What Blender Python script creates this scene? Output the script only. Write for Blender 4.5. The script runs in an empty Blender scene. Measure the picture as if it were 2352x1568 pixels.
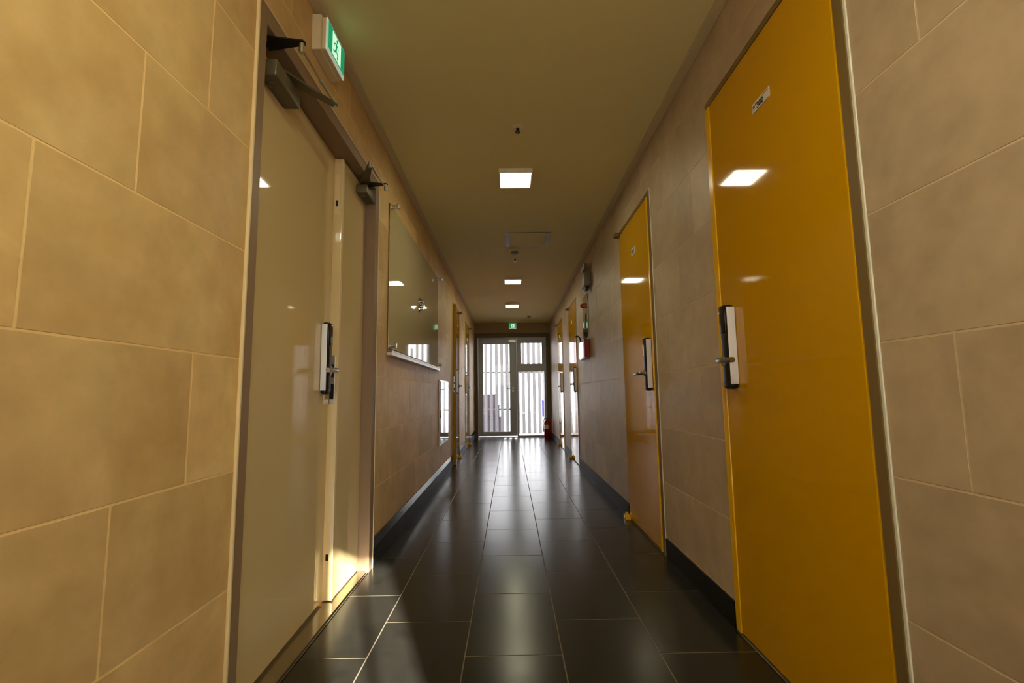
import bpy, bmesh, math, random
from mathutils import Vector, Matrix
random.seed(7)
SC = bpy.context.scene
COL = SC.collection
A = -0.742      # left wall face
B = 0.853       # right wall face
H = 2.395       # ceiling
YE = 9.90       # end wall face
YB = -1.34       # wall behind the viewer

# ------------------------------------------------------------------ materials
def new_mat(name):
    m = bpy.data.materials.new(name); m.use_nodes = True
    nt = m.node_tree
    return m, nt, nt.nodes['Principled BSDF']

def lin(r, g, b):
    f = lambda c: (c / 255 / 12.92) if c / 255 <= 0.04045 else ((c / 255 + 0.055) / 1.055) ** 2.4
    return (f(r), f(g), f(b), 1)

def mat(name, col, rough=0.5, metal=0.0, noise=0.0, nscale=8.0, bump=0.0, bscale=60.0, coat=0.0, spec=0.5, rnoise=0.0, aniso=None):
    m, nt, p = new_mat(name)
    p.inputs['Base Color'].default_value = col
    p.inputs['Roughness'].default_value = rough
    p.inputs['Metallic'].default_value = metal
    p.inputs['Specular IOR Level'].default_value = spec
    if coat:
        p.inputs['Coat Weight'].default_value = coat
        p.inputs['Coat Roughness'].default_value = 0.02
    tc = nt.nodes.new('ShaderNodeTexCoord')
    if noise > 0 or rnoise > 0:
        n = nt.nodes.new('ShaderNodeTexNoise'); n.inputs['Scale'].default_value = nscale
        n.inputs['Detail'].default_value = 6
        nt.links.new(tc.outputs['Object'], n.inputs['Vector'])
        if noise > 0:
            mx = nt.nodes.new('ShaderNodeMix'); mx.data_type = 'RGBA'
            c = Vector(col[:3])
            mx.inputs['A'].default_value = (*(c * (1 - noise)), 1)
            mx.inputs['B'].default_value = (*(c * (1 + noise)), 1)
            nt.links.new(n.outputs['Fac'], mx.inputs['Factor'])
            nt.links.new(mx.outputs['Result'], p.inputs['Base Color'])
        if rnoise > 0:
            mr = nt.nodes.new('ShaderNodeMapRange')
            mr.inputs['To Min'].default_value = max(0, rough - rnoise); mr.inputs['To Max'].default_value = rough + rnoise
            nt.links.new(n.outputs['Fac'], mr.inputs['Value']); nt.links.new(mr.outputs['Result'], p.inputs['Roughness'])
    if bump > 0:
        n2 = nt.nodes.new('ShaderNodeTexNoise'); n2.inputs['Scale'].default_value = bscale; n2.inputs['Detail'].default_value = 4
        nt.links.new(tc.outputs['Object'], n2.inputs['Vector'])
        bp = nt.nodes.new('ShaderNodeBump'); bp.inputs['Strength'].default_value = bump; bp.inputs['Distance'].default_value = 0.002
        nt.links.new(n2.outputs['Fac'], bp.inputs['Height']); nt.links.new(bp.outputs['Normal'], p.inputs['Normal'])
    return m

def tile_mat(name, c1, c2, rough, rn, bump=0.25, scale=3.0, stain=None, fine=14.0):
    """stone tile: two-colour cloudy noise, per-tile tint from a colour attribute"""
    m, nt, p = new_mat(name)
    tc = nt.nodes.new('ShaderNodeTexCoord')
    att = nt.nodes.new('ShaderNodeAttribute'); att.attribute_name = 'tint'
    sep = nt.nodes.new('ShaderNodeSeparateColor'); nt.links.new(att.outputs['Color'], sep.inputs['Color'])
    off = nt.nodes.new('ShaderNodeVectorMath'); off.operation = 'MULTIPLY_ADD'
    off.inputs[1].default_value = (7, 7, 7)
    nt.links.new(att.outputs['Color'], off.inputs[0]); nt.links.new(tc.outputs['Object'], off.inputs[2])
    n = nt.nodes.new('ShaderNodeTexNoise'); n.inputs['Scale'].default_value = scale; n.inputs['Detail'].default_value = 9; n.inputs['Roughness'].default_value = 0.62
    n.inputs['Distortion'].default_value = 0.4
    nt.links.new(off.outputs['Vector'], n.inputs['Vector'])
    n2 = nt.nodes.new('ShaderNodeTexNoise'); n2.inputs['Scale'].default_value = fine; n2.inputs['Detail'].default_value = 6
    nt.links.new(off.outputs['Vector'], n2.inputs['Vector'])
    rmp = nt.nodes.new('ShaderNodeMapRange'); rmp.inputs['From Min'].default_value = 0.28; rmp.inputs['From Max'].default_value = 0.72
    nt.links.new(n.outputs['Fac'], rmp.inputs['Value'])
    mx = nt.nodes.new('ShaderNodeMix'); mx.data_type = 'RGBA'
    mx.inputs['A'].default_value = c1; mx.inputs['B'].default_value = c2
    nt.links.new(rmp.outputs['Result'], mx.inputs['Factor'])
    v = nt.nodes.new('ShaderNodeMapRange'); v.inputs['To Min'].default_value = 0.90; v.inputs['To Max'].default_value = 1.10
    nt.links.new(sep.outputs['Red'], v.inputs['Value'])
    v2 = nt.nodes.new('ShaderNodeMapRange'); v2.inputs['From Min'].default_value = .25; v2.inputs['From Max'].default_value = .75
    v2.inputs['To Min'].default_value = 0.88; v2.inputs['To Max'].default_value = 1.09
    nt.links.new(n2.outputs['Fac'], v2.inputs['Value'])
    mul = nt.nodes.new('ShaderNodeMath'); mul.operation = 'MULTIPLY'
    nt.links.new(v.outputs['Result'], mul.inputs[0]); nt.links.new(v2.outputs['Result'], mul.inputs[1])
    sc = nt.nodes.new('ShaderNodeVectorMath'); sc.operation = 'SCALE'
    nt.links.new(mx.outputs['Result'], sc.inputs[0]); nt.links.new(mul.outputs['Value'], sc.inputs['Scale'])
    last = sc.outputs['Vector']
    if stain:
        n3 = nt.nodes.new('ShaderNodeTexNoise'); n3.inputs['Scale'].default_value = 2.2; n3.inputs['Detail'].default_value = 10; n3.inputs['Roughness'].default_value = .7
        mp = nt.nodes.new('ShaderNodeMapping'); mp.inputs['Scale'].default_value = (1, 1.6, 3.0)
        nt.links.new(off.outputs['Vector'], mp.inputs['Vector']); nt.links.new(mp.outputs['Vector'], n3.inputs['Vector'])
        r3 = nt.nodes.new('ShaderNodeMapRange'); r3.inputs['From Min'].default_value = 0.60; r3.inputs['From Max'].default_value = 0.78
        r3.inputs['To Max'].default_value = stain[1]
        nt.links.new(n3.outputs['Fac'], r3.inputs['Value'])
        m3 = nt.nodes.new('ShaderNodeMix'); m3.data_type = 'RGBA'; m3.inputs['B'].default_value = stain[0]
        nt.links.new(r3.outputs['Result'], m3.inputs['Factor']); nt.links.new(last, m3.inputs['A'])
        last = m3.outputs['Result']
    nt.links.new(last, p.inputs['Base Color'])
    rr = nt.nodes.new('ShaderNodeMapRange'); rr.inputs['To Min'].default_value = rough - rn; rr.inputs['To Max'].default_value = rough + rn
    nt.links.new(n2.outputs['Fac'], rr.inputs['Value']); nt.links.new(rr.outputs['Result'], p.inputs['Roughness'])
    bp = nt.nodes.new('ShaderNodeBump'); bp.inputs['Strength'].default_value = bump; bp.inputs['Distance'].default_value = 0.0015
    nt.links.new(n2.outputs['Fac'], bp.inputs['Height']); nt.links.new(bp.outputs['Normal'], p.inputs['Normal'])
    return m

def emit(name, col, strength, base=(0.8, 0.8, 0.8, 1)):
    m, nt, p = new_mat(name)
    p.inputs['Base Color'].default_value = base
    p.inputs['Emission Color'].default_value = col
    p.inputs['Emission Strength'].default_value = strength
    return m

def glass(name, tint=(1, 1, 1, 1)):
    m = bpy.data.materials.new(name); m.use_nodes = True
    nt = m.node_tree; nt.nodes.clear()
    out = nt.nodes.new('ShaderNodeOutputMaterial')
    tr = nt.nodes.new('ShaderNodeBsdfTransparent'); tr.inputs['Color'].default_value = tint
    gl = nt.nodes.new('ShaderNodeBsdfGlossy'); gl.inputs['Roughness'].default_value = 0.01
    fr = nt.nodes.new('ShaderNodeFresnel'); fr.inputs['IOR'].default_value = 1.45
    mx = nt.nodes.new('ShaderNodeMixShader')
    nt.links.new(fr.outputs['Fac'], mx.inputs['Fac'])
    nt.links.new(tr.outputs['BSDF'], mx.inputs[1]); nt.links.new(gl.outputs['BSDF'], mx.inputs[2])
    nt.links.new(mx.outputs['Shader'], out.inputs['Surface'])
    return m

M = {}
M['tileL'] = tile_mat('bounce_tinted_stone_tile', lin(206, 166, 100), lin(234, 200, 138), 0.50, 0.10, stain=(lin(192, 142, 74), 0.65))  # same tile as the right wall, yellow bounce light painted into its colour
M['tileR'] = tile_mat('untinted_stone_tile', lin(174, 151, 122), lin(202, 180, 150), 0.48, 0.10, stain=(lin(164, 132, 98), 0.6))  # the tile without the yellow bounce tint
M['groutL'] = mat('bounce_tinted_grout', lin(242, 206, 138), 0.8, noise=0.08)  # grout warmed along with the painted bounce on the left tiles
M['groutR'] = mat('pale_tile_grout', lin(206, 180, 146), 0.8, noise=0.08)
M['floor'] = tile_mat('dark_slate_floor_tile', lin(30, 29, 25), lin(43, 41, 35), 0.22, 0.02, bump=0.04, scale=5.0, stain=(lin(66, 52, 36), 0.5), fine=22.0)
M['floor'].node_tree.nodes['Principled BSDF'].inputs['Specular IOR Level'].default_value = 0.36
M['grout_f'] = mat('floor_grout', lin(118, 108, 88), 0.9, noise=0.1, spec=0.15)
M['ceiling'] = mat('ceiling_paint', lin(226, 212, 146), 0.75, noise=0.02, nscale=3)
M['cornice'] = mat('cornice_paint', lin(200, 184, 136), 0.6, noise=0.03)
M['plaster'] = mat('end_wall_paint', lin(165, 145, 110), 0.7, noise=0.03)
M['skirt'] = mat('black_skirting_tile', lin(24, 23, 21), 0.50, spec=0.2, noise=0.15, nscale=10)
M['skirtcap'] = mat('polished_dark_skirting_band', lin(62, 70, 64), 0.10, metal=0.9, noise=0.05)
M['yellow'] = mat('glossy_yellow_lacquer', lin(204, 150, 0), 0.05, spec=0.38, noise=0.015, nscale=2, bump=0.006, bscale=2.5)
M['yellow2'] = mat('yellow_edge_lacquer', lin(240, 186, 14), 0.18, noise=0.02)
M['bronze'] = mat('taupe_frame_paint', lin(118, 96, 56), 0.45, spec=0.25, noise=0.03)
M['offwhite'] = mat('offwhite_trim', lin(226, 222, 200), 0.45, noise=0.02)
M['cream'] = mat('cream_steel_paint', lin(224, 200, 146), 0.04, noise=0.02, nscale=3, bump=0.02, bscale=6)
M['creamedge'] = mat('cream_edge_paint', lin(228, 204, 150), 0.35, noise=0.02)
M['frame'] = mat('taupe_steel_frame', lin(142, 116, 86), 0.5, noise=0.03)
M['steel'] = mat('brushed_steel', lin(206, 204, 198), 0.34, metal=1.0, noise=0.04, nscale=40)
M['satin'] = mat('silver_lock_body', lin(240, 240, 240), 0.34, metal=0.15, noise=0.03)
M['lever'] = mat('dark_satin_lever', lin(160, 150, 136), 0.24, metal=1.0, noise=0.03)
M['chrome'] = mat('chrome', lin(225, 225, 225), 0.08, metal=1.0, noise=0.02)
M['threshold'] = mat('stainless_threshold', lin(176, 170, 158), 0.16, metal=1.0, noise=0.08, nscale=20, rnoise=0.08)
M['mirror'] = mat('mirror_polished_steel', lin(220, 222, 226), 0.035, metal=1.0, noise=0.01, bump=0.06, bscale=5)
M['blackglass'] = mat('black_keypad_glass', lin(14, 14, 16), 0.08, noise=0.1)
M['darkmetal'] = mat('bronze_closer_metal', lin(106, 97, 72), 0.40, metal=0.25, noise=0.05)
M['blackmetal'] = mat('black_steel', lin(42, 38, 34), 0.40, metal=0.5, noise=0.1)
M['brownhole'] = mat('dark_strike_slot', lin(20, 14, 10), 0.6, noise=0.1)
M['plastic'] = mat('cream_plastic', lin(222, 204, 158), 0.45, noise=0.02)
M['whiteplastic'] = mat('white_plastic', lin(226, 222, 210), 0.4, noise=0.02)
M['greyplastic'] = mat('grey_plastic', lin(120, 112, 96), 0.45, noise=0.04)
M['cabglass'] = mat('backpainted_cream_glass', lin(206, 192, 150), 0.03, noise=0.015, nscale=2, bump=0.008, bscale=3)
M['alu'] = mat('grey_aluminium', lin(160, 165, 168), 0.40, metal=0.3, noise=0.03)
M['alubright'] = mat('bright_aluminium', lin(225, 224, 220), 0.3, metal=0.6, noise=0.03)
M['darkframe'] = mat('dark_taupe_frame', lin(96, 78, 50), 0.5, noise=0.04)
M['red'] = mat('red_lacquer', lin(150, 14, 16), 0.22, noise=0.04)
M['redlamp'] = mat('red_lamp_lens', lin(215, 22, 18), 0.15, noise=0.05)
M['rubber'] = mat('black_rubber', lin(22, 21, 20), 0.55, noise=0.1)
M['paper'] = mat('white_label', lin(224, 214, 200), 0.5, noise=0.03)
M['ink'] = mat('black_ink', lin(28, 20, 16), 0.6, noise=0.05)
M['pink'] = mat('purple_ink', lin(150, 90, 120), 0.6, noise=0.05)
M['maroon'] = mat('maroon_ink', lin(96, 36, 40), 0.6, noise=0.05)
M['glass'] = glass('clear_window_glass')
M['led'] = emit('led_diffuser', (1.0, 0.95, 0.64, 1), 35.0)
M['led_entry'] = emit('led_diffuser_entry', (1.0, 0.95, 0.64, 1), 116.0)
M['ledring'] = mat('white_lamp_housing', lin(230, 222, 200), 0.4, noise=0.02)
M['signwhite'] = emit('backlit_sign_white', (0.62, 1.0, 0.72, 1), 0.85, lin(230, 240, 230))
M['signgreen'] = emit('backlit_sign_green', (0.0, 0.42, 0.17, 1), 0.62, lin(10, 130, 70))
M['signrim'] = emit('backlit_sign_rim', (0.80, 0.95, 0.82, 1), 0.28, lin(225, 230, 220))
M['hatchgrey'] = mat('dark_grey_hatch_metal', lin(92, 88, 92), 0.45, metal=0.2, noise=0.04)
M['concrete'] = mat('pale_concrete', lin(178, 176, 172), 0.8, noise=0.08, nscale=6)
M['slat'] = mat('grey_painted_slat', lin(128, 128, 132), 0.5, noise=0.05)
M['crate'] = mat('purple_grey_plastic', lin(104, 92, 104), 0.55, noise=0.08)
M['blue'] = mat('blue_plastic', lin(60, 62, 190), 0.4, noise=0.05)
M['white'] = mat('white_box_paint', lin(235, 235, 235), 0.5, noise=0.03)

# ------------------------------------------------------------------ geometry helpers
def origin_of(o):
    v = Vector((0, 0, 0))
    while o is not None:
        v += o.location; o = o.parent
    return v

class G:
    def __init__(s):
        s.bm = bmesh.new()
    def box(s, x0, x1, y0, y1, z0, z1, bev=0.0, seg=2):
        x0, x1 = sorted((x0, x1)); y0, y1 = sorted((y0, y1)); z0, z1 = sorted((z0, z1))
        r = bmesh.ops.create_cube(s.bm, size=1.0)
        for v in r['verts']:
            v.co = Vector((x0 + (v.co.x + .5) * (x1 - x0), y0 + (v.co.y + .5) * (y1 - y0), z0 + (v.co.z + .5) * (z1 - z0)))
        if bev > 0:
            es = list({e for v in r['verts'] for e in v.link_edges})
            bmesh.ops.bevel(s.bm, geom=es, offset=min(bev, .49 * min(x1 - x0, y1 - y0, z1 - z0)), segments=seg, affect='EDGES', profile=.5)
        return s
    def cyl(s, p0, p1, r0, r1=None, n=24, bev=0.0):
        p0 = Vector(p0); p1 = Vector(p1); d = p1 - p0
        r = bmesh.ops.create_cone(s.bm, cap_ends=True, segments=n, radius1=r0, radius2=r0 if r1 is None else r1, depth=d.length)
        q = d.to_track_quat('Z', 'Y').to_matrix().to_4x4()
        mtx = Matrix.Translation((p0 + p1) / 2) @ q
        for v in r['verts']: v.co = mtx @ v.co
        if bev > 0:
            es = list({e for v in r['verts'] for e in v.link_edges if len(e.link_faces) == 2 and any(len(f.verts) > 4 for f in e.link_faces)})
            bmesh.ops.bevel(s.bm, geom=es, offset=bev, segments=2, affect='EDGES', profile=.5)
        return s
    def sphere(s, c, r, sc=(1, 1, 1), n=20):
        q = bmesh.ops.create_uvsphere(s.bm, u_segments=n, v_segments=n // 2, radius=r)
        for v in q['verts']: v.co = Vector((v.co.x * sc[0], v.co.y * sc[1], v.co.z * sc[2])) + Vector(c)
        return s
    def tube(s, pts, r, n=12, close=False):
        pts = [Vector(p) for p in pts]; rings = []
        up = Vector((0.31, 0.22, 0.92)).normalized()
        for i, p in enumerate(pts):
            t = (pts[min(i + 1, len(pts) - 1)] - pts[max(i - 1, 0)]).normalized()
            a = t.cross(up).normalized(); b = t.cross(a)
            rr = r[i] if isinstance(r, (list, tuple)) else r
            rings.append([s.bm.verts.new(p + rr * (math.cos(2 * math.pi * k / n) * a + math.sin(2 * math.pi * k / n) * b)) for k in range(n)])
        for i in range(len(rings) - 1):
            for k in range(n):
                s.bm.faces.new((rings[i][k], rings[i][(k + 1) % n], rings[i + 1][(k + 1) % n], rings[i + 1][k]))
        s.bm.faces.new(rings[0][::-1]); s.bm.faces.new(rings[-1])
        return s
    def prism(s, pts, d):
        """closed polygon of 3-D points extruded by vector d"""
        d = Vector(d)
        a = [s.bm.verts.new(Vector(p)) for p in pts]; b = [s.bm.verts.new(Vector(p) + d) for p in pts]
        n = len(a)
        s.bm.faces.new(a); s.bm.faces.new(b[::-1])
        for i in range(n): s.bm.faces.new((a[i], b[i], b[(i + 1) % n], a[(i + 1) % n]))
        return s
    def lathe(s, prof, c, n=28):
        c = Vector(c); rings = []
        for r, z in prof:
            rings.append([s.bm.verts.new(c + Vector((r * math.cos(2 * math.pi * k / n), r * math.sin(2 * math.pi * k / n), z))) for k in range(n)])
        for i in range(len(rings) - 1):
            for k in range(n):
                s.bm.faces.new((rings[i][k], rings[i][(k + 1) % n], rings[i + 1][(k + 1) % n], rings[i + 1][k]))
        s.bm.faces.new(rings[0][::-1]); s.bm.faces.new(rings[-1])
        return s
    def xf(s, mtx):
        for v in s.bm.verts: v.co = mtx @ v.co
        return s
    def build(s, name, mats, parent=None, smooth=False, label=None):
        bmesh.ops.recalc_face_normals(s.bm, faces=s.bm.faces[:])
        off = origin_of(parent) if parent is not None else Vector((0, 0, 0))
        if off.length > 0:
            for v in s.bm.verts: v.co -= off
        me = bpy.data.meshes.new(name); s.bm.to_mesh(me); s.bm.free()
        for m in (mats if isinstance(mats, (list, tuple)) else [mats]): me.materials.append(m)
        if smooth:
            for p in me.polygons: p.use_smooth = True
        o = bpy.data.objects.new(name, me); COL.objects.link(o)
        if smooth:
            try:
                me.set_sharp_from_angle(angle=math.radians(40))
            except Exception: pass
        if parent is not None: o.parent = parent
        if label: o['label'] = label
        return o

def thing(name, loc, label, cat, group=None, kind=None):
    o = bpy.data.objects.new(name, None); COL.objects.link(o)
    o.location = loc; o.empty_display_size = 0.1
    return tag(o, label, cat, group, kind)

def tag(o, label, cat, group=None, kind=None):
    o['label'] = label; o['category'] = cat
    if group: o['group'] = group
    if kind: o['kind'] = kind
    return o

def UX(side, u):
    return A + u if side == 'L' else B - u

def wbox(g, side, u0, u1, y0, y1, z0, z1, bev=0.0, seg=2):
    return g.box(UX(side, u0), UX(side, u1), y0, y1, z0, z1, bev, seg)

def text_mesh(body, size, extrude=0.0006):
    cu = bpy.data.curves.new('t', 'FONT'); cu.body = body; cu.size = size; cu.extrude = extrude
    cu.align_x = 'CENTER'; cu.align_y = 'CENTER'; cu.offset = 0.0007
    o = bpy.data.objects.new('t', cu); COL.objects.link(o)
    bpy.context.view_layer.update()
    me = bpy.data.meshes.new_from_object(o.evaluated_get(bpy.context.evaluated_depsgraph_get()))
    bpy.data.objects.remove(o)
    bm = bmesh.new(); bm.from_mesh(me); bpy.data.meshes.remove(me)
    return bm

def subtract(rects, hole):
    out = []
    hx0, hx1, hz0, hz1 = hole
    for x0, x1, z0, z1 in rects:
        if hx1 <= x0 or hx0 >= x1 or hz1 <= z0 or hz0 >= z1:
            out.append((x0, x1, z0, z1)); continue
        if x0 < hx0: out.append((x0, hx0, z0, z1))
        if hx1 < x1: out.append((hx1, x1, z0, z1))
        a, b = max(x0, hx0), min(x1, hx1)
        if z0 < hz0: out.append((a, b, z0, hz0))
        if hz1 < z1: out.append((a, b, hz1, z1))
    return [r for r in out if r[1] - r[0] > .004 and r[3] - r[2] > .004]

def tiled(name, to3, tiles, backs, depth, gap, mats, slab=None):
    """tiles: rects in plane coords at height 0 (tile faces); backs: rects of the bed behind, 'depth' thick"""
    bm = bmesh.new(); lay = bm.loops.layers.color.new('tint')
    def quad(ps, mi, c):
        f = bm.faces.new([bm.verts.new(to3(*p)) for p in ps]); f.material_index = mi
        for l in f.loops: l[lay] = c
    for pieces in tiles:
        c = (random.random(), random.random(), random.random(), 1)
        for a0, a1, b0, b1, ea in pieces:
            g = gap / 2
            p0, p1 = a0 + (g if ea[0] else 0), a1 - (g if ea[1] else 0)
            q0, q1 = b0 + (g if ea[2] else 0), b1 - (g if ea[3] else 0)
            if p1 - p0 < .002 or q1 - q0 < .002: continue
            e = .0009; t = -.0007
            quad([(p0 + e, q0 + e, 0), (p1 - e, q0 + e, 0), (p1 - e, q1 - e, 0), (p0 + e, q1 - e, 0)], 0, c)
            quad([(p0, q0, t), (p1, q0, t), (p1 - e, q0 + e, 0), (p0 + e, q0 + e, 0)], 0, c)
            quad([(p1, q0, t), (p1, q1, t), (p1 - e, q1 - e, 0), (p1 - e, q0 + e, 0)], 0, c)
            quad([(p1, q1, t), (p0, q1, t), (p0 + e, q1 - e, 0), (p1 - e, q1 - e, 0)], 0, c)
            quad([(p0, q1, t), (p0, q0, t), (p0 + e, q0 + e, 0), (p0 + e, q1 - e, 0)], 0, c)
    for a0, a1, b0, b1, t, d in [(*q, -.0006, -depth) for q in backs] + ([(*slab, -depth - .10, -depth - .16)] if slab else []):
        c = (.5, .5, .5, 1)
        v = [(a0, b0), (a1, b0), (a1, b1), (a0, b1)]
        quad([(*p, t) for p in v], 1, c); quad([(*p, d) for p in v[::-1]], 1, c)
        for i in range(4):
            p, q = v[i], v[(i + 1) % 4]
            quad([(*p, d), (*q, d), (*q, t), (*p, t)], 1, c)
    bmesh.ops.recalc_face_normals(bm, faces=bm.faces[:])
    me = bpy.data.meshes.new(name); bm.to_mesh(me); bm.free()
    for m in mats: me.materials.append(m)
    o = bpy.data.objects.new(name, me); COL.objects.link(o)
    return o

# ------------------------------------------------------------------ doors layout
ZT = 2.085
YD = [ # side, near edge, far edge of the yellow panels
    ('R', 1.116, 1.876), ('R', 2.740, 3.480), ('R', 5.920, 6.660), ('R', 7.500, 8.240),
    ('L', 6.100, 6.850), ('L', 7.780, 8.530)]
JN, JF, HD = .037, .013, .028      # frame widths: near jamb, far jamb, head
holes = {'L': [(1.293, 2.583, -1, 2.102)], 'R': []}
for sd, a, b in YD: holes[sd].append((a - JN, b + JF, -1, ZT + HD))

ROWS = [-.20, .103, .403, .705, 1.006, 1.309, 1.612, 1.915, 2.217, 2.52]
def wall(side):
    sgn = 1 if side == 'L' else -1
    base = .90 if side == 'L' else .49
    tiles = []
    for k in range(len(ROWS) - 1):
        z0, z1 = ROWS[k], ROWS[k + 1]
        off = base + sgn * .2 * (k - 2)
        y = off - .6 * math.ceil((off - YB) / .6)
        while y < YE:
            r = [(max(y, YB), min(y + .6, YE), max(z0, 0), min(z1, H))]
            full = r[0]
            for h in holes[side]: r = subtract(r, h)
            tiles.append([(q[0], q[1], q[2], q[3], (abs(q[0] - y) < 1e-6, abs(q[1] - y - .6) < 1e-6, abs(q[2] - z0) < 1e-6, abs(q[3] - z1) < 1e-6)) for q in r])
            y += .6
    backs = [(YB, YE + .1, 0, H)]
    for h in holes[side]: backs = subtract(backs, h)
    if side == 'L': to3 = lambda a, b, n: (A + n, a, b)
    else: to3 = lambda a, b, n: (B - n, a, b)
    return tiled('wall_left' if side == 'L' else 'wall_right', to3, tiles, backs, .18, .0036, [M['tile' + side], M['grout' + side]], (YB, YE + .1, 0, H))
tag(wall('L'), 'left corridor wall of beige stone tiles with warm bounce light in their colour', 'wall', kind='structure')
tag(wall('R'), 'right corridor wall of the same beige stone tiles without the bounce tint', 'wall', kind='structure')

# floor tiles: columns run down the corridor, brick-staggered by half a tile
def floor():
    x0, w, L = -.507, .3385, .5055
    tiles = []
    for k in range(-1, 5):
        a = x0 + k * w
        off = 1.735 if k % 2 == 1 else 1.988
        y = off - L * math.ceil((off - YB) / L)
        while y < YE + .1:
            p0, p1 = max(a, A), min(a + w, B)
            if p1 - p0 > .01:
                tiles.append([(p0, p1, max(y, YB), min(y + L, YE + .1), (a >= A, a + w <= B, y >= YB, y + L <= YE + .1))])
            y += L
    return tiled('floor', lambda a, b, n: (a, b, n), tiles, [(A - .2, B + .2, YB - .2, YE + .1)], .12, .0042, [M['floor'], M['grout_f']])
tag(floor(), 'dark slate tile floor with thin pale grout lines', 'floor', kind='structure')

g = G(); g.box(A - .2, B + .2, YB - .2, YE + .1, H, H + 4.5)
tag(g.build('ceiling', M['ceiling']), 'plain beige painted corridor ceiling', 'ceiling', kind='structure')
# cornice strips
n = 0
for sd in 'LR':
    n += 1
    g = G(); wbox(g, sd, 0, .046, YB, YE, H - .012, H, .003)
    tag(g.build('trim_%d' % n, M['cornice']), ('left' if sd == 'L' else 'right') + ' flat cornice strip between wall and ceiling', 'cornice', kind='structure')

# skirting pieces between the doors
segs = {'L': [(2.583, 6.100 - JN), (6.850 + JF, 7.780 - JN), (8.530 + JF, YE - .05)],
        'R': [(YB, 1.116 - JN - .02), (1.876 + JF, 2.740 - JN - .02), (3.480 + JF, 5.920 - JN - .02), (6.660 + JF, 7.500 - JN - .02), (8.240 + JF, YE - .05)]}
sl = thing('baseboard_left', (A, 4.3, 0), 'black skirting with a polished band along the left wall', 'baseboard', kind='structure')
g = G()
for a, b in segs['L']: wbox(g, 'L', 0.0, .010, a, b, .0, .098, .0015)
wbox(g, 'L', 0, .010, YB, 1.293, 0, .098, .0015)
g.build('skirting_tile', M['skirt'], sl)
g = G()
for a, b in segs['L']: wbox(g, 'L', 0.0, .009, a, b, .099, .150, .001)
wbox(g, 'L', 0, .009, YB, 1.293, .099, .150, .001)
g.build('polished_band', M['skirtcap'], sl, label='dark polished upper band')
sr = thing('baseboard_right', (B, 4.3, 0), 'black tile skirting along the right wall', 'baseboard', kind='structure')
g = G()
for a, b in segs['R']: wbox(g, 'R', 0.0, .009, a, b, 0, .100, .0015)
g.build('skirting_tile', M['skirt'], sr)

# ------------------------------------------------------------------ smart lock and lever
def smart_lock(parent, side, y0, lever_dir, ub=.006, xfm=None, w=.060, dep=.036):
    u1 = ub + dep
    g = G(); wbox(g, side, ub, u1, y0, y0 + w, .907, 1.225, .014, 4)
    if xfm: g.xf(xfm)
    lk = g.build('smart_lock', M['blackmetal'], parent, True, label='smart lock with silver sides and black keypad')
    for ya, yb in ((y0 - .0016, y0 + .002), (y0 + w - .002, y0 + w + .0016)):
        g = G(); wbox(g, side, ub + .0015, u1 - .0045, ya, yb, .925, 1.214, .0012, 2)
        if xfm: g.xf(xfm)
        g.build('side_plate', M['satin'], lk, label='silver side plate')
    g = G(); wbox(g, side, u1 - .005, u1 + .0025, y0 + .007, y0 + w - .007, 1.118, 1.222, .004, 3)
    if xfm: g.xf(xfm)
    g.build('keypad', M['blackglass'], lk, True, label='glossy black keypad')
    g = G(); wbox(g, side, u1 - .006, u1 + .0012, y0 + .012, y0 + w - .012, .93, 1.112, .004, 3)
    if xfm: g.xf(xfm)
    g.build('front_plate', M['blackmetal'], lk, True, label='dark front plate')
    yc = y0 + w / 2; zc = 1.012; ue = ub + .068
    g = G()
    g.cyl((UX(side, u1 - .004), yc, zc), (UX(side, u1 + .006), yc, zc), .019, n=24, bev=.002)
    pts = [(UX(side, u1), yc, zc), (UX(side, ue - .018), yc, zc), (UX(side, ue - .006), yc + lever_dir * .005, zc), (UX(side, ue), yc + lever_dir * .018, zc),
           (UX(side, ue + .001), yc + lever_dir * .06, zc - .001), (UX(side, ue - .001), yc + lever_dir * .128, zc - .004)]
    g.tube(pts, [.0095, .0095, .010, .0105, .0105, .0098], 16)
    if xfm: g.xf(xfm)
    g.build('lever_handle', M['lever'], lk, True, label='brushed steel lever')
    return lk

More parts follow.
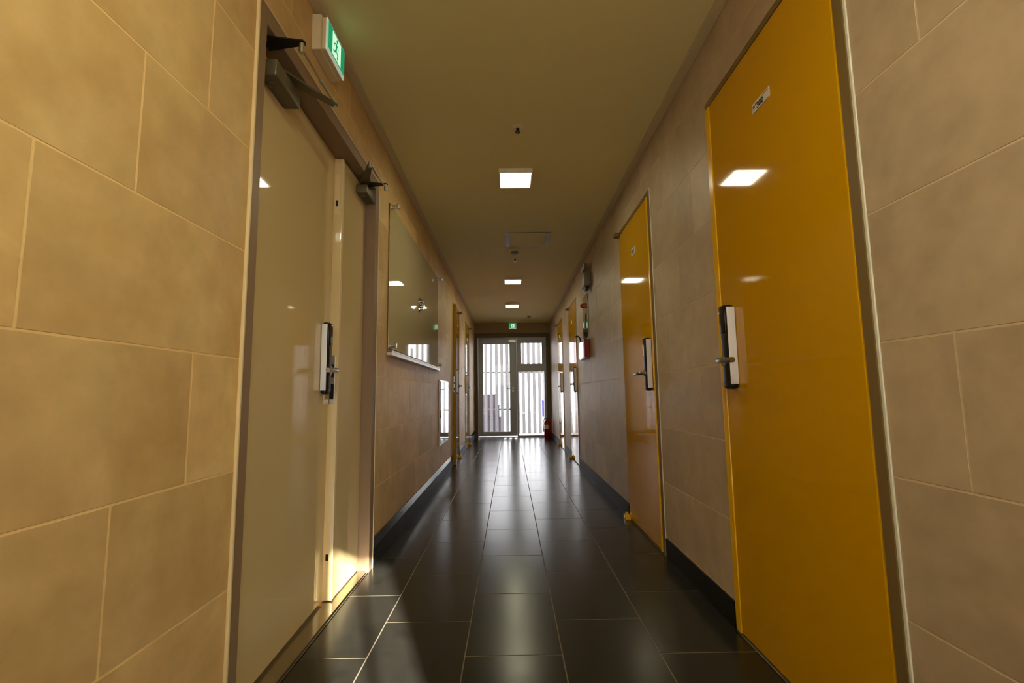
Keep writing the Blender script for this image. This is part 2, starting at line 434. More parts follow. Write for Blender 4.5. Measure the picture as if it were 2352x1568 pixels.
# ------------------------------------------------------------------ yellow doors
def number_plate(parent, side, y0, y1, z0, z1, u, digits, xfm=None):
    g = G(); wbox(g, side, u, u + .0025, y0, y1, z0, z1, .0006, 1)
    if xfm: g.xf(xfm)
    pl = g.build('number_plate', M['paper'], parent, label='white room number plate')
    if not digits: return pl
    up = u + .0027
    # reader looks at the wall: on the right wall their right hand is -y, on the left wall +y
    s = -1 if side == 'R' else 1
    h = z1 - z0; yc = (y0 + y1) / 2
    bm = text_mesh(digits, h * .80)
    ax = Vector((0, s, 0)); ay = Vector((0, 0, 1)); az = Vector((1 if side == 'L' else -1, 0, 0))
    mt = Matrix.Translation((UX(side, up), yc - s * (y1 - y0) * .03, z0 + h * .40)) @ Matrix((( ax.x, ay.x, az.x, 0), (ax.y, ay.y, az.y, 0), (ax.z, ay.z, az.z, 0), (0, 0, 0, 1)))
    for v in bm.verts: v.co = mt @ v.co
    gg = G(); gg.bm.free(); gg.bm = bm
    gg.build('number', M['ink'], pl)
    g = G()
    ya, yb = yc + s * (y1 - y0) * .08, yc + s * (y1 - y0) * .44
    wbox(g, side, u + .0020, up + .0004, min(ya, yb), max(ya, yb), z1 - h * .20, z1 - h * .13)
    ya, yb = yc - s * (y1 - y0) * .30, yc - s * (y1 - y0) * .20
    wbox(g, side, u + .0020, up + .0004, min(ya, yb), max(ya, yb), z1 - h * .40, z1 - h * .22)
    g.build('small_print', M['pink'], pl)
    g = G(); ya, yb = yc - s * (y1 - y0) * .44, yc - s * (y1 - y0) * .34
    wbox(g, side, u + .0020, up + .0004, min(ya, yb), max(ya, yb), z1 - h * .55, z1 - h * .25)
    g.build('logo_mark', M['maroon'], pl)
    return pl

def yellow_door(nm, side, a, b, hinge, label, digits=None, ajar=0.0, plate=None, lockw=.060):
    root = thing(nm, (UX(side, 0), (a + b) / 2, 0), label, 'door', 'yellow flat doors along the corridor', 'structure')
    # frame let into the wall, a few millimetres proud
    g = G()
    wbox(g, side, -.06, .006, a - JN, a - .004, 0.0, ZT + HD, .002)
    wbox(g, side, -.06, .004, b + .003, b + JF, 0.0, ZT + HD, .001)
    wbox(g, side, -.06, .006, a - .004, b + .003, ZT + .003, ZT + HD, .002)
    g.build('door_frame', M['bronze'], root)
    g = G(); wbox(g, side, 0, .0045, a - JN - .009, a - JN, 0.0, ZT + HD + .003, .0015)
    g.build('edge_trim', M['offwhite'], root, label='pale trim bead beside the frame')
    th = 0.042
    xfm = None
    if ajar:
        py = b if hinge == 'far' else a
        ang = math.atan2(ajar, b - a)
        s = 1 if side == 'L' else -1
        if hinge == 'near': s = -s
        P = Vector((UX(side, .006), py, 0))
        xfm = Matrix.Translation(P) @ Matrix.Rotation(s * ang, 4, 'Z') @ Matrix.Translation(-P)
    g = G(); wbox(g, side, .006 - th, .006, a, b, .008, ZT, .004, 3)
    if xfm: g.xf(xfm)
    pn = g.build('door_panel', M['yellow'], root)
    ye = (a, a + .020) if hinge == 'far' else (b - .038, b)
    g = G(); wbox(g, side, .0055, .0110, ye[0], ye[1], .008, ZT - .004, .0035, 3)
    if xfm: g.xf(xfm)
    g.build('edge_strip', M['yellow2'], pn, label='raised yellow edge strip')
    hb = b if hinge == 'far' else a
    for z0, z1 in ((.0, .034), (ZT - .012, ZT + .016)):
        g = G()
        s = 1 if hinge == 'far' else -1
        wbox(g, side, .0075, .046, hb - .045 * s, hb + .022 * s, z0, z1, .004)
        g.cyl((UX(side, .028), hb + .0 * s, z0 + .001), (UX(side, .028), hb + .0 * s, z1 + (.012 if z0 < 1 else -.0)), .011, n=16)
        g.build('pivot_hinge', M['yellow2'] if z0 < 1 else M['bronze'], root, True)
    ly = a + .045 if hinge == 'far' else b - .081 - lockw
    smart_lock(pn, side, ly, 1 if hinge == 'far' else -1, .0062, xfm, lockw)
    if plate: number_plate(pn, side, *plate, .0062, digits, xfm)
    if ajar and hinge == 'far':
        g = G()
        wbox(g, side, .006 - th * .72, .006 - th * .28, a - .0012, a + .004, .93, 1.13, .001)
        if xfm: g.xf(xfm)
        ed = g.build('latch_plate', M['steel'], pn)
        g = G()
        for z0, z1 in ((.955, .985), (1.035, 1.06)): wbox(g, side, .006 - th * .62, .006 - th * .38, a - .0022, a + .002, z0, z1)
        if xfm: g.xf(xfm)
        g.build('latch_slot', M['brownhole'], ed)
    return root

yellow_door('door_1', 'R', *YD[0][1:], 'near', 'nearest yellow door on the right, cut by the photo bottom, with a wide number plate', '302', plate=(1.409, 1.513, 1.840, 1.874))
yellow_door('door_2', 'R', *YD[1][1:], 'far', 'second yellow door on the right, seen whole, before the emergency lamp', '303', plate=(3.035, 3.135, 1.826, 1.872))
yellow_door('door_3', 'R', *YD[2][1:], 'far', 'third yellow door on the right, just past the red fire equipment', None, plate=(6.25, 6.34, 1.83, 1.87))
yellow_door('door_4', 'R', *YD[3][1:], 'far', 'farthest yellow door on the right, nearest the fire extinguisher', None, plate=(7.83, 7.92, 1.83, 1.87))
yellow_door('door_5', 'L', *YD[4][1:], 'far', 'yellow door on the left standing ajar, its orange edge showing', None, ajar=.036, plate=(6.42, 6.51, 1.83, 1.87))
yellow_door('door_6', 'L', *YD[5][1:], 'far', 'farthest yellow door on the left, closed, beside the glazed exit', None, plate=(8.10, 8.19, 1.83, 1.87))

# ------------------------------------------------------------------ cream steel double door on the left
dd = thing('door_7', (A, 1.94, 0), 'cream steel double door with two closers on the left wall', 'door', kind='structure')
EL = A - .05
g = G()
wbox(g, 'L', -.10, .007, 1.294, 1.338, 0, 2.100, .002)
wbox(g, 'L', -.10, .007, 2.522, 2.582, 0, 2.100, .002)
wbox(g, 'L', -.10, .007, 1.338, 2.522, 2.046, 2.100, .002)
g.build('door_frame', M['frame'], dd)
g = G()
wbox(g, 'L', 0, .010, 1.286, 1.294, 0, 2.106, .002); wbox(g, 'L', 0, .010, 2.582, 2.589, 0, 2.106, .002); wbox(g, 'L', 0, .010, 1.286, 2.589, 2.100, 2.106, .002)
g.build('edge_trim', M['creamedge'], dd, label='pale bead around the frame')
g = G(); wbox(g, 'L', -.105, -.002, 1.338, 2.522, .0, .010, .003)
wbox(g, 'L', -.002, .004, 1.294, 2.582, .0, .004, .001)
g.build('threshold', M['threshold'], dd, label='polished steel threshold')
# active leaf, slightly pushed in at its latch edge
PA = Vector((EL - .006, 1.345, 0))
XA = Matrix.Translation(PA) @ Matrix.Rotation(math.radians(2.0), 4, 'Z') @ Matrix.Translation(-PA)
u0 = EL - .006 - A
g = G(); wbox(g, 'L', u0 - .045, u0, 1.345, 2.150, .020, 2.036, .003, 2).xf(XA)
leaf = g.build('door_leaf', M['cream'], dd, label='wide cream leaf, slightly ajar')
lk = smart_lock(leaf, 'L', 2.040, -1, u0 + .0005, XA, .062, .030)
# narrow inactive leaf
g = G(); wbox(g, 'L', -.095, -.050, 2.162, 2.517, .014, 2.040, .003, 2)
leaf2 = g.build('door_leaf', M['cream'], dd, label='narrow fixed cream leaf')
g = G(); wbox(g, 'L', -.0505, -.0462, 2.158, 2.180, .016, 2.038, .002)
g.build('edge_strip', M['creamedge'], leaf2)
g = G(); wbox(g, 'L', -.086, -.060, 2.1585, 2.166, .865, 1.085, .001)
sp = g.build('strike_plate', M['steel'], leaf2)
g = G()
for z0, z1 in ((.885, .955), (.985, 1.045)): wbox(g, 'L', -.082, -.064, 2.1575, 2.162, z0, z1)
g.build('strike_slot', M['brownhole'], sp)
for z0, z1 in ((1.76, 1.96), (.14, .34)):
    g = G(); wbox(g, 'L', -.084, -.062, 2.1600, 2.166, z0, z1, .0008)
    fb = g.build('flush_bolt', M['creamedge'], leaf2)
    zc = z0 + .055 if z0 > 1 else z0 + .055
    g = G(); wbox(g, 'L', -.079, -.067, 2.1585, 2.162, zc - .014, zc + .014, .0008)
    g.build('bolt_slot', M['brownhole'], fb)

def flat_bar(g, p, q, w0, w1, t):
    p = Vector(p); q = Vector(q); d = (q - p).normalized(); s = d.cross(Vector((0, 0, 1))).normalized()
    pts = [p + s * w0 / 2 - d * w0 * .3, p - s * w0 / 2 - d * w0 * .3, q - s * w1 / 2 + d * w1 * .3, q + s * w1 / 2 + d * w1 * .3]
    g.prism([v - Vector((0, 0, t / 2)) for v in pts], (0, 0, t))

def closer(leafo, uf, ya, yb, z0, z1, spind, elbow, piv, brk, xfm=None):
    g = G(); wbox(g, 'L', uf, uf + .058, ya, yb, z0, z1, .006, 3)
    g.cyl((UX('L', uf + .023), ya + .045, z0 - .006), (UX('L', uf + .023), ya + .045, z0 + .002), .013, n=20, bev=.002)
    if xfm: g.xf(xfm)
    body = g.build('door_closer', M['darkmetal'], leafo, True, label='bronze door closer body')
    g = G()
    g.cyl((spind[0], spind[1], z1 - .004), (spind[0], spind[1], spind[2] + .006), .010, n=16)
    flat_bar(g, spind, elbow, .050, .020, .009)
    g.build('main_arm', M['darkmetal'], body)
    g = G()
    e = Vector(elbow); p = Vector(piv); m = e.lerp(p, .48)
    g.cyl(e - Vector((0, 0, .012)), e + Vector((0, 0, .014)), .0085, n=16)
    g.tube([e + Vector((0, 0, .010)), m], .0062, 10); g.tube([m, p], .0038, 10)
    g.cyl(p - Vector((0, 0, .016)), p + Vector((0, 0, .016)), .0085, n=16)
    g.build('rod_arm', M['steel'], body, True)
    g = G()
    bx, by, bz = brk
    s = (p.x - bx)
    g.prism([(bx, by - .035, bz - .004), (bx, by + .035, bz - .004), (p.x + .008, p.y + .011, bz - .004), (p.x + .012, p.y, bz - .004), (p.x + .008, p.y - .011, bz - .004)], (0, 0, .004))
    for dy in (-.018, .018): g.cyl((bx + .014, by + dy, bz - .008), (bx + .014, by + dy, bz - .004), .006, n=12)
    g.build('arm_bracket', M['blackmetal'], body)
    return body
closer(leaf, u0, 1.415, 1.605, 1.935, 1.993, (-.772, 1.525, 2.012), (-.660, 1.700, 2.012), (-.662, 1.412, 2.022), (-.785, 1.412, 2.0445), XA)
closer(leaf2, -.050, 2.352, 2.505, 1.955, 2.000, (-.765, 2.400, 2.016), (-.668, 2.180, 2.016), (-.664, 2.452, 2.024), (-.785, 2.452, 2.0445))

# ------------------------------------------------------------------ exit signs
def rm(y, z, s=1.0):     # running figure strokes in sign coordinates, (p, q, width)
    return [((y + .000, z + .018), (y - .004, z - .006), .011), ((y - .004, z - .006), (y + .012, z - .020), .007), ((y + .012, z - .020), (y + .008, z - .038), .006),
            ((y - .004, z - .006), (y - .014, z - .022), .007), ((y - .014, z - .022), (y - .030, z - .026), .006),
            ((y + .000, z + .016), (y + .018, z + .006), .005), ((y - .001, z + .016), (y - .018, z + .008), .005), ((y - .018, z + .008), (y - .024, z - .004), .004)]

def exit_sign(loc, fn, label, w, h, d, proud):
    """fn(a, b, n): sign plane coordinates (a across, b up, n out from the wall) to world"""
    root = thing('exit_sign', loc, label, 'exit sign')
    def bx(g, a0, a1, b0, b1, n0, n1, bev=0.0):
        p, q = fn(a0, b0, n0), fn(a1, b1, n1)
        g.box(p[0], q[0], p[1], q[1], p[2], q[2], bev)
    g = G(); bx(g, -w / 2, w / 2, -h / 2, h / 2, 0, d, .003); g.build('housing', M['plastic'], root)
    g = G(); bx(g, -w / 2 + .008, w / 2 - .004, -h / 2 + .006, h / 2 - .006, d + proud - .0048, d + proud, .002); rim = g.build('sign_rim', M['signrim'], root, label='glowing white rim')
    f = d + proud
    g = G(); bx(g, -w / 2 + .0085, w / 2 - .0045, -h / 2 + .0065, h / 2 - .0065, d, f - .005, .002); g.build('rim_base', M['plastic'], root)
    g = G(); bx(g, -w / 2 + .020, w / 2 - .010, -h / 2 + .024, h / 2 - .012, f - .002, f + .0012); fa = g.build('sign_face', M['signgreen'], rim, label='green illuminated face')
    g = G(); bx(g, -w * .20, w * .24, -h / 2 + .030, h / 2 - .020, f + .0004, f + .0018); g.build('doorway_symbol', M['signwhite'], root, label='white doorway symbol')
    g = G()
    k = h / .13
    for (p, q, ww) in rm(0.0, .0):
        p = Vector(p) * k; q = Vector(q) * k; ww *= k
        dd_ = (q - p).normalized(); s = Vector((-dd_.y, dd_.x)) * ww / 2
        pts = [p + s, p - s, q - s, q + s]
        g.prism([fn(v.x, v.y + .004, f + .0016) for v in pts], Vector(fn(0, 0, .0010)) - Vector(fn(0, 0, 0)))
    c = fn(.006 * k, .034 * k, f + .0016); c2 = fn(.006 * k, .034 * k, f + .0026)
    g.cyl(c, c2, .0075 * k, n=16)
    g.build('running_figure', M['signgreen'], root)
    return root
exit_sign((A, 1.757, 2.29), lambda a, b, n: (A + n, 1.757 + a, 2.288 + b), 'green exit sign high on the left wall above the cream door', .20, .145, .037, .020)
exit_sign((.07, YE, 2.325), lambda a, b, n: (.068 + a, YE - n, 2.322 + b), 'small green exit sign over the far glazed door', .165, .130, .035, .012)

# ------------------------------------------------------------------ glass notice cabinet on the left wall
cb = thing('glass_cabinet', (A, 3.79, 1.15), 'wide cream glass notice cabinet with sliding panes on the left wall', 'cabinet')
g = G(); wbox(g, 'L', .0015, .0040, 2.835, 4.755, 1.160, 2.100, .002); g.build('back_board', M['darkframe'], cb)
g = G(); wbox(g, 'L', .0045, .0100, 2.830, 3.792, 1.185, 2.095, .001); g.build('glass_pane', M['cabglass'], cb)
g = G(); wbox(g, 'L', .0045, .0100, 3.798, 4.760, 1.185, 2.095, .001); g.build('glass_pane', M['cabglass'], cb)
g = G(); wbox(g, 'L', .0015, .036, 2.822, 4.768, 1.140, 1.160, .003); wbox(g, 'L', .031, .036, 2.822, 4.768, 1.1605, 1.170, .001); g.build('ledge', M['alubright'], cb, label='aluminium bottom ledge')
for yy, zz in ((2.850, 2.078), (2.850, 1.200), (4.735, 2.078), (4.735, 1.200)):
    g = G(); g.cyl((UX('L', .0103), yy, zz), (UX('L', .062), yy, zz), .011, n=20, bev=.002); g.cyl((UX('L', .0103), yy, zz), (UX('L', .018), yy, zz), .017, n=20, bev=.002)
    wbox(g, 'L', .046, .062, yy - .016, yy + .016, zz - .016, zz + .016, .004)
    g.build('corner_clamp', M['steel'], cb, True)
g = G()
for dy, dz in ((-.028, .028), (.030, -.002), (-.030, -.034)):
    g.cyl((UX('L', .0103), 3.795 + dy, 1.628 + dz), (UX('L', .024), 3.795 + dy, 1.628 + dz), .028, n=24, bev=.004)
    g.cyl((UX('L', .024), 3.795 + dy, 1.628 + dz), (UX('L', .042), 3.795 + dy, 1.628 + dz), .014, n=20, bev=.004)
g.build('cabinet_lock', M['chrome'], cb, True, label='chrome round pane locks')

# polished steel utility panel
up = thing('utility_panel', (A, 5.21, .37), 'low mirror polished steel utility panel on the left wall', 'panel')
g = G(); wbox(g, 'L', .0015, .014, 4.890, 5.550, .375, 1.055, .002); g.build('panel_frame', M['steel'], up)
g = G(); wbox(g, 'L', .0145, .019, 4.905, 5.535, .392, 1.040, .001); g.build('panel_door', M['mirror'], up)
g = G(); wbox(g, 'L', .0192, .027, 4.93, 4.955, .66, .74, .003); g.build('pull_latch', M['chrome'], up, True)

# ------------------------------------------------------------------ right wall safety equipment
em = thing('emergency_light', (B, 4.86, 2.0), 'grey twin head emergency lamp high on the right wall', 'emergency light')
g = G(); wbox(g, 'R', .0015, .072, 4.755, 4.985, 2.005, 2.152, .008, 3); g.build('battery_box', M['greyplastic'], em, True)
for yy, zz, dz in ((4.81, 2.215, 1), (4.93, 2.215, 1)):
    g = G(); g.cyl((UX('R', .036), yy, 2.150), (UX('R', .036), yy, 2.182), .010, n=14)
    g.cyl((UX('R', .020), yy, zz), (UX('R', .062), yy - .0, zz), .030, .038, n=24, bev=.003)
    hd = g.build('lamp_head', M['greyplastic'], em, True)
    g = G(); g.cyl((UX('R', .0622), yy, zz), (UX('R', .068), yy, zz), .033, .030, n=24, bev=.002); g.build('lamp_lens', M['whiteplastic'], hd, True)
g = G(); wbox(g, 'R', .020, .055, 4.80, 4.87, 1.962, 2.004, .008, 2); g.build('test_plug', M['rubber'], em, True, label='black plug underneath')

sp_ = thing('alarm_panel', (B, 5.145, 1.48), 'grey upright alarm panel with red lamp on the right wall', 'alarm panel')
g = G(); wbox(g, 'R', .0015, .012, 4.99, 5.30, 1.482, 1.972, .002); g.build('panel_plate', M['mirror'], sp_, label='shiny grey metal plate')
g = G(); wbox(g, 'R', .0122, .020, 5.10, 5.19, 1.60, 1.76, .003); g.build('speaker_grille', M['greyplastic'], sp_)
g = G(); g.cyl((UX('R', .0122), 5.16, 1.862), (UX('R', .024), 5.16, 1.862), .030, n=24, bev=.002); lb = g.build('lamp_base', M['greyplastic'], sp_, True)
g = G(); g.sphere((UX('R', .030), 5.16, 1.862), .026, (1.2, 1, 1)); g.build('red_lamp', M['redlamp'], lb, True)

fb = thing('fire_equipment_box', (B, 5.19, 1.27), 'red fire equipment box with shiny front below the alarm panel', 'fire box')
g = G(); g.prism([(UX('R', u), y, 1.272) for u, y in ((.0015, 4.945), (.056, 4.945), (.060, 4.965), (.0425, 5.43), (.0015, 5.43))], (0, 0, .200)); bmesh.ops.bevel(g.bm, geom=g.bm.edges[:], offset=.005, segments=3, affect='EDGES'); g.build('box_body', M['red'], fb, True)
g = G(); g.prism([(UX('R', u), y, 1.282) for u, y in ((.0595, 5.00), (.0630, 5.00), (.0472, 5.42), (.0437, 5.42))], (0, 0, .180)); g.build('front_cover', M['mirror'], fb, label='mirror bright front cover')
g = G(); g.tube([(UX('R', .040), 5.33, 1.470), (UX('R', .045), 5.34, 1.52), (UX('R', .075), 5.33, 1.545), (UX('R', .095), 5.31, 1.535)], .008, 10); g.build('carry_lever', M['rubber'], fb, True, label='black bent lever on top')

# ------------------------------------------------------------------ ceiling fittings
def ceiling_light(y, label, x=.056, led='led'):
    root = thing('ceiling_light', (x, y, H), label, 'ceiling light', 'square ceiling lights down the corridor')
    g = G()
    w, l = .113, .125
    g.box(x - w, x + w, y - l, y - l + .012, H - .030, H - .0005, .002); g.box(x - w, x + w, y + l - .012, y + l, H - .030, H - .0005, .002)
    g.box(x - w, x - w + .010, y - l + .012, y + l - .012, H - .030, H - .0005, .002); g.box(x + w - .010, x + w, y - l + .012, y + l - .012, H - .030, H - .0005, .002)
    g.box(x - w + .01, x + w - .01, y - l + .012, y + l - .012, H - .010, H - .0005)
    g.build('lamp_housing', M['ledring'], root)
    g = G(); g.box(x - w + .011, x + w - .011, y - l + .013, y + l - .013, H - .029, H - .012)
    g.build('diffuser', M[led], root, label='glowing white diffuser')
    return root
ceiling_light(3.110, 'square glowing ceiling light nearest the viewer in the photo')
ceiling_light(6.080, 'middle one of the three visible square ceiling lights')
ceiling_light(7.810, 'farthest square ceiling light, nearest the far exit sign')
ceiling_light(0.140, 'square ceiling light right above the viewpoint, outside the photo', led='led_entry')

sk = thing('sprinkler', (.062, 2.503, H), 'small sprinkler head in the ceiling before the first light', 'sprinkler')
g = G(); g.lathe([(.032, 0), (.032, -.003), (.026, -.007), (.012, -.009)], (.062, 2.503, H - .0004)); g.build('escutcheon', M['plastic'], sk, True)
g = G(); g.lathe([(.010, -.008), (.009, -.016), (.006, -.020), (.006, -.026), (.015, -.028), (.015, -.031)], (.062, 2.503, H)); g.build('nozzle', M['blackmetal'], sk, True)

ht = thing('access_hatch', (.19, 4.455, H), 'square ceiling access hatch with grey metal edges', 'access hatch')
x0, x1, y0, y1 = -.022, .402, 4.246, 4.660
g = G()
g.box(x0, x0 + .034, y0, y1, H - .005, H - .0004, .001); g.box(x1 - .034, x1, y0, y1, H - .005, H - .0004, .001)
g.box(x0 + .034, x1 - .034, y0, y0 + .010, H - .005, H - .0004, .001); g.box(x0 + .034, x1 - .034, y1 - .010, y1, H - .005, H - .0004, .001)
g.build('hatch_frame', M['hatchgrey'], ht)
g = G(); g.box(x0 + .036, x1 - .036, y0 + .012, y1 - .012, H - .004, H - .0004, .001); g.build('hatch_panel', M['ceiling'], ht)

for (x, y, r, lab) in ((.064, 4.80, .052, 'round smoke detector just behind the ceiling hatch'), (.385, 8.99, .045, 'lone dark ceiling detector right of the far exit sign')):
    sd = thing('smoke_detector', (x, y, H), lab, 'smoke detector')
    g = G(); g.lathe([(r, 0), (r, -.010), (r * .92, -.014)], (x, y, H - .0004)); g.build('detector_base', M['plastic'], sd, True)
    g = G(); g.lathe([(r * .80, -.014), (r * .78, -.026), (r * .60, -.036), (r * .35, -.040)], (x, y, H - .0004)); g.build('sensor_head', M['greyplastic'], sd, True)
sk2 = thing('sprinkler', (.072, 5.10, H), 'sprinkler head between the smoke detector and the middle light', 'sprinkler')
g = G(); g.lathe([(.032, 0), (.032, -.003), (.026, -.007), (.012, -.009)], (.072, 5.10, H - .0004)); g.build('escutcheon', M['plastic'], sk2, True)
g = G(); g.lathe([(.010, -.008), (.009, -.018), (.006, -.022), (.006, -.030), (.018, -.032), (.018, -.036)], (.072, 5.10, H)); g.build('nozzle', M['blackmetal'], sk2, True)

# ------------------------------------------------------------------ end wall with glazed door and side window
g = G()
g.box(A - .2, B + .2, YE, YE + .16, 2.178, H + 5.0)
g.box(A - .2, -.700, YE, YE + .16, 0, 2.178); g.box(.800, B + .2, YE, YE + .16, 0, 2.178)
tag(g.build('wall_end', M['plaster']), 'short wall over the far glazed door', 'wall', kind='structure')
g = G()
g.box(A + .001, -.672, YE - .03, YE + .12, 0, 2.085, .003); g.box(.770, B - .001, YE - .03, YE + .12, 0, 2.085, .003)
g.box(A + .001, B - .001, YE - .03, YE + .12, 2.085, 2.176, .003)
tag(g.build('trim_3', M['darkframe']), 'dark taupe frame around the far glazed door', 'door frame', kind='structure')

gd = thing('door_8', (-.26, YE + .02, 0), 'grey aluminium glazed door at the far end, left of its side window', 'door', kind='structure')
def frame_rect(g, x0, x1, z0, z1, gx0, gx1, gz0, gz1, y0, y1):
    g.box(x0, gx0, y0, y1, z0, z1, .002); g.box(gx1, x1, y0, y1, z0, z1, .002)
    g.box(gx0, gx1, y0, y1, z0, gz0, .002); g.box(gx0, gx1, y0, y1, gz1, z1, .002)
g = G(); frame_rect(g, -.668, .143, .030, 2.062, -.562, -.006, .117, 1.947, YE + .01, YE + .055); fr = g.build('leaf_frame', M['alu'], gd)
g = G(); g.box(-.562, -.006, YE + .028, YE + .034, .117, 1.947); g.build('glass_pane', M['glass'], gd)
g = G()
g.cyl((.060, YE + .010, 1.016), (.060, YE - .002, 1.016), .026, n=24, bev=.002); g.cyl((.060, YE - .001, 1.016), (.060, YE - .045, 1.016), .009, n=16)
g.tube([(.060, YE - .040, 1.016), (.045, YE - .046, 1.016), (-.010, YE - .046, 1.014), (-.070, YE - .044, 1.012)], [.009, .010, .009, .008], 12)
g.cyl((.062, YE + .010, .950), (.062, YE - .004, .950), .022, n=24, bev=.002)
g.build('door_handle', M['steel'], gd, True)
g = G(); g.box(-.02, .13, YE - .032, YE + .0095, 1.985, 2.035, .004); g.tube([(.03, YE - .015, 2.036), (.10, YE - .060, 2.050), (-.06, YE - .035, 2.058)], .006, 8); g.build('door_closer', M['alubright'], gd)
g = G(); g.box(-.668, .143, YE + .005, YE + .060, .0005, .012, .002); g.build('door_sill', M['alubright'], gd)

wn = thing('window_1', (.46, YE + .02, 0), 'grey framed fixed side window with a transom pane, right of the far door', 'window', kind='structure')
g = G()
Y0, Y1 = YE + .008, YE + .055
g.box(.146, .174, Y0, Y1, 0.0005, 2.082, .002)
g.box(.174, .768, Y0, Y1, 1.965, 2.082, .002); g.box(.174, .247, Y0, Y1, 1.524, 1.965, .002); g.box(.682, .768, Y0, Y1, 1.524, 1.965, .002)
g.box(.174, .768, Y0, Y1, 1.362, 1.524, .002); g.box(.723, .768, Y0, Y1, .0005, 1.362, .002); g.box(.174, .723, Y0, Y1, .0005, .036, .002)
g.box(-.668, .146, Y0, Y1, 2.064, 2.082, .002)
g.build('window_frame', M['alu'], wn)
g = G(); g.box(.247, .682, YE + .028, YE + .034, 1.524, 1.965); g.build('glass_pane', M['glass'], wn)
g = G(); g.box(.174, .723, YE + .028, YE + .034, .036, 1.362); g.build('glass_pane', M['glass'], wn)

# fire extinguisher
ex = thing('fire_extinguisher', (.742, 9.62, 0), 'red fire extinguisher on the floor beside the far glazed window', 'fire extinguisher')
c = (.742, 9.62, 0)
g = G(); g.lathe([(.060, 0.002), (.066, .010), (.066, .300), (.060, .330), (.040, .355), (.022, .368)], c, 28); g.build('cylinder', M['red'], ex, True)
g = G(); g.lathe([(.020, .366), (.020, .385), (.014, .390), (.014, .405)], c, 20); g.box(c[0] - .012, c[0] + .012, c[1] - .07, c[1] + .02, .402, .412, .003); g.box(c[0] - .010, c[0] + .010, c[1] - .085, c[1] + .01, .425, .435, .003); g.box(c[0] - .008, c[0] + .008, c[1] - .005, c[1] + .015, .405, .430, .002)
g.build('valve_handle', M['blackmetal'], ex, True)
g = G(); g.tube([(c[0] - .015, c[1] - .005, .395), (c[0] - .055, c[1] - .02, .390), (c[0] - .082, c[1] - .03, .33), (c[0] - .080, c[1] - .03, .20), (c[0] - .074, c[1] - .02, .13)], .008, 10); g.build('hose', M['rubber'], ex, True)
g = G(); bm_ = g.bm
rr = .0668
vs = [[bm_.verts.new((c[0] + rr * math.cos(t), c[1] + rr * math.sin(t), z)) for z in (.19, .27)] for t in [math.radians(200 + 12 * k) for k in range(8)]]
for k in range(7): bm_.faces.new((vs[k][0], vs[k + 1][0], vs[k + 1][1], vs[k][1]))
g.build('instruction_label', M['paper'], ex, label='white label')

# ------------------------------------------------------------------ terrace outside the far door
g = G(); g.box(-4, 5, YE + .10, 22, -.12, -.004)
tag(g.build('terrace_ground', M['concrete']), 'pale concrete ground outside the far door', 'ground', kind='structure')
fc = thing('slat_fence', (.1, 10.85, 0), 'grey vertical slat screen outside the far glazed door', 'fence')
x = -1.915
k = 0
while x < 2.0:
    g = G(); g.box(x - .036, x + .036, 10.84, 10.86, -.003, 2.9, .002); g.build('slat', M['slat'], fc); x += .1235; k += 1
for z, xe in ((.545, .03), (1.395, 2.05), (2.75, 2.05)):
    g = G(); g.box(-2.0, xe, 10.862, 10.89, z - .018, z + .018, .002); g.build('rail', M['slat'], fc)
def crate(x0, x1, y0, y1, z0, z1, label):
    r = thing('storage_crate', ((x0 + x1) / 2, (y0 + y1) / 2, z0), label, 'crate', 'crates stacked behind the slat screen')
    g = G(); g.box(x0, x1, y0, y1, z0, z1 - .03, .008)
    for s in (.2, .5, .8): g.box(x0 + (x1 - x0) * s - .012, x0 + (x1 - x0) * s + .012, y0 - .006, y0 + .002, z0 + .02, z1 - .05, .002)
    g.build('crate_body', M['crate'], r)
    g = G(); g.box(x0 - .008, x1 + .008, y0 - .01, y1 + .01, z1 - .03, z1, .006); g.build('crate_lid', M['crate'], r)
crate(-.72, -.19, 11.15, 11.55, -.003, .365, 'lowest purple grey crate of the stack outside, left behind the glass')
crate(-.70, -.26, 11.18, 11.52, .366, .640, 'middle purple grey crate of the stack outside behind the glass')
crate(-.68, -.28, 11.18, 11.52, .641, .895, 'topmost purple grey crate of the stack outside behind the glass')
wb = thing('white_box', (.95, 11.35, 0), 'white box under the blue bin outside, right behind the glass', 'box')
g = G(); g.box(.74, 1.16, 11.15, 11.55, -.003, .338, .006); g.build('box_body', M['white'], wb)
g = G(); g.box(.735, 1.165, 11.145, 11.555, .3385, .352, .004); g.build('box_lid', M['white'], wb)
bb = thing('blue_bin', (.95, 11.35, .352), 'blue plastic bin on a white box outside the far window', 'bin')
g = G(); g.box(.75, 1.15, 11.16, 11.54, .353, .715, .012); g.build('bin_body', M['blue'], bb)
g = G(); g.box(.74, 1.16, 11.15, 11.55, .7155, .740, .008); g.build('bin_rim', M['blue'], bb)

# ------------------------------------------------------------------ wall behind the viewer with openings added for a sun streak and fill light
g = G()
SX0, SX1, SZ = .475, .785, 1.83
WX0, WX1, WZ0, WZ1 = -.70, .38, 1.25, 2.25
g.box(A - .2, WX0, YB - .08, YB, 0, H); g.box(WX1, SX0, YB - .08, YB, 0, H)
g.box(WX0, WX1, YB - .08, YB, 0, WZ0); g.box(WX0, WX1, YB - .08, YB, WZ1, H)
g.box(SX1, B + .2, YB - .08, YB, 0, H); g.box(SX0, SX1, YB - .08, YB, SZ, H)
tag(g.build('wall_back', M['plaster']), 'wall behind the viewpoint with openings added for a sun streak and fill light', 'wall', kind='structure')
w2 = thing('sun_slit', ((SX0 + SX1) / 2, YB - .04, 0), 'added slit shaping the sun streak, behind the viewpoint, outside the photo', 'window', kind='structure')  # added opening, sized so the sun draws the streak on floor and leaf
g = G()
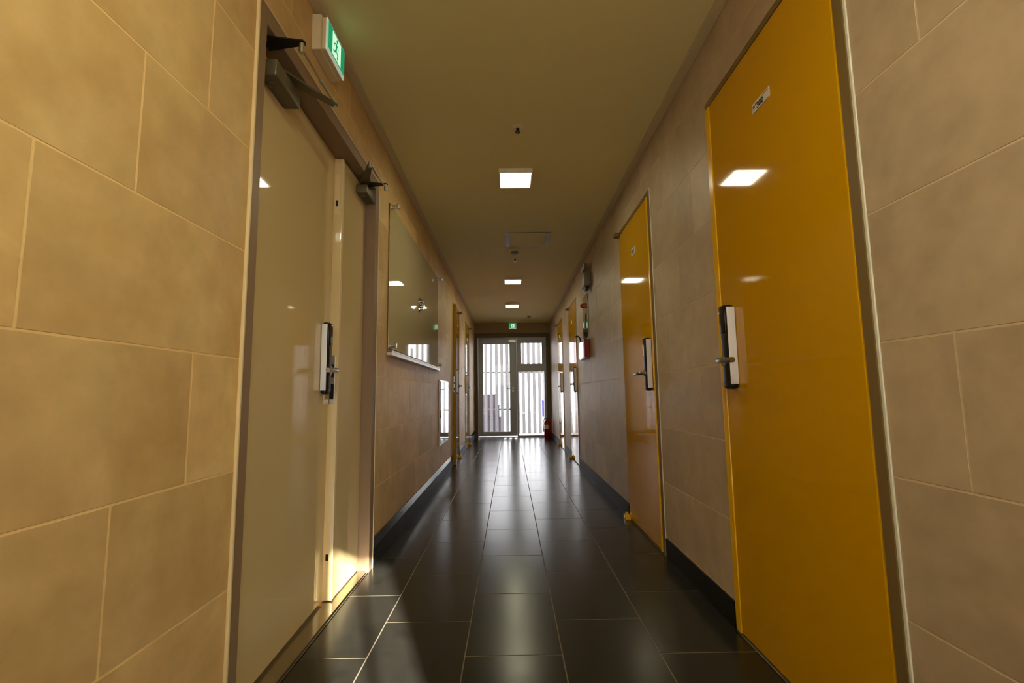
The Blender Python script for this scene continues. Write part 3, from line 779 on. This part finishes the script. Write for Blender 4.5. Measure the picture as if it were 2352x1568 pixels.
for xx in (.622,): g.box(xx - .011, xx + .011, YB - .05, YB - .03, 0, SZ)  # added bar that splits the sun streak into two bands
g.build('streak_bar', M['alu'], w2)

w3 = thing('fill_window', ((WX0 + WX1) / 2, YB - .04, WZ0), 'wide window added for fill light behind the viewpoint, outside the photo', 'window', kind='structure')  # added opening, brings fill light to the near walls and ceiling
g = G(); frame_rect(g, WX0, WX1, WZ0, WZ1, WX0 + .04, WX1 - .04, WZ0 + .04, WZ1 - .04, YB - .06, YB - .02); g.box(-.18, -.14, YB - .055, YB - .025, WZ0 + .04, WZ1 - .04)
g.build('window_frame', M['alu'], w3)
g = G(); g.box(WX0 + .04, WX1 - .04, YB - .043, YB - .037, WZ0 + .04, WZ1 - .04); g.build('glass_pane', M['glass'], w3)
g = G(); g.box(-14, 2.10, -9, -6, -.1, 9)  # unseen block, added to keep direct sun out of the fill opening
tag(g.build('sun_block_wall', M['concrete']), 'unseen pale block added to keep the sun off the fill window', 'wall', kind='structure')

# ------------------------------------------------------------------ light
w = bpy.data.worlds.new('World'); SC.world = w; w.use_nodes = True
bgn = w.node_tree.nodes['Background']
bgn.inputs['Color'].default_value = (1.0, 1.0, 1.03, 1); bgn.inputs['Strength'].default_value = 7.5
sl_ = bpy.data.lights.new('sun', 'SUN'); sl_.energy = 40.0; sl_.angle = math.radians(0.9); sl_.color = (1.0, .97, .90)
so = bpy.data.objects.new('sun', sl_); COL.objects.link(so)
d = Vector((-.337, .94, -.4245))
so.rotation_euler = d.to_track_quat('-Z', 'Y').to_euler(); so.location = (2, -6, 5)

# ------------------------------------------------------------------ camera
cam = bpy.data.cameras.new('camera'); cam.lens = 1078.59 / 2352 * 36; cam.sensor_width = 36; cam.sensor_fit = 'HORIZONTAL'
cam.clip_start = .02
co = bpy.data.objects.new('camera', cam); COL.objects.link(co)
r_ = Vector((0.999902439486709, -0.003943659012666947, -0.01339996500443573))
u_ = Vector((0.012882326068201428, -0.11048949292023279, 0.9937938003576509))
f_ = Vector((0.005399739216001954, 0.9938694680428721, 0.11042791000728724))
mw = Matrix.Identity(4)
for i in range(3):
    mw[i][0] = r_[i]; mw[i][1] = u_[i]; mw[i][2] = -f_[i]
mw[0][3], mw[1][3], mw[2][3] = 0, 0, .90
co.matrix_world = mw
SC.camera = co

SC.view_settings.view_transform = 'Standard'; SC.view_settings.look = 'None'
SC.view_settings.exposure = 0.0; SC.view_settings.gamma = 1.0; SC.view_settings.use_curve_mapping = False
SC.cycles.use_denoising = True
SC.cycles.max_bounces = 10; SC.cycles.diffuse_bounces = 6; SC.cycles.glossy_bounces = 6; SC.cycles.transparent_max_bounces = 12
SC.cycles.sample_clamp_indirect = 8.0
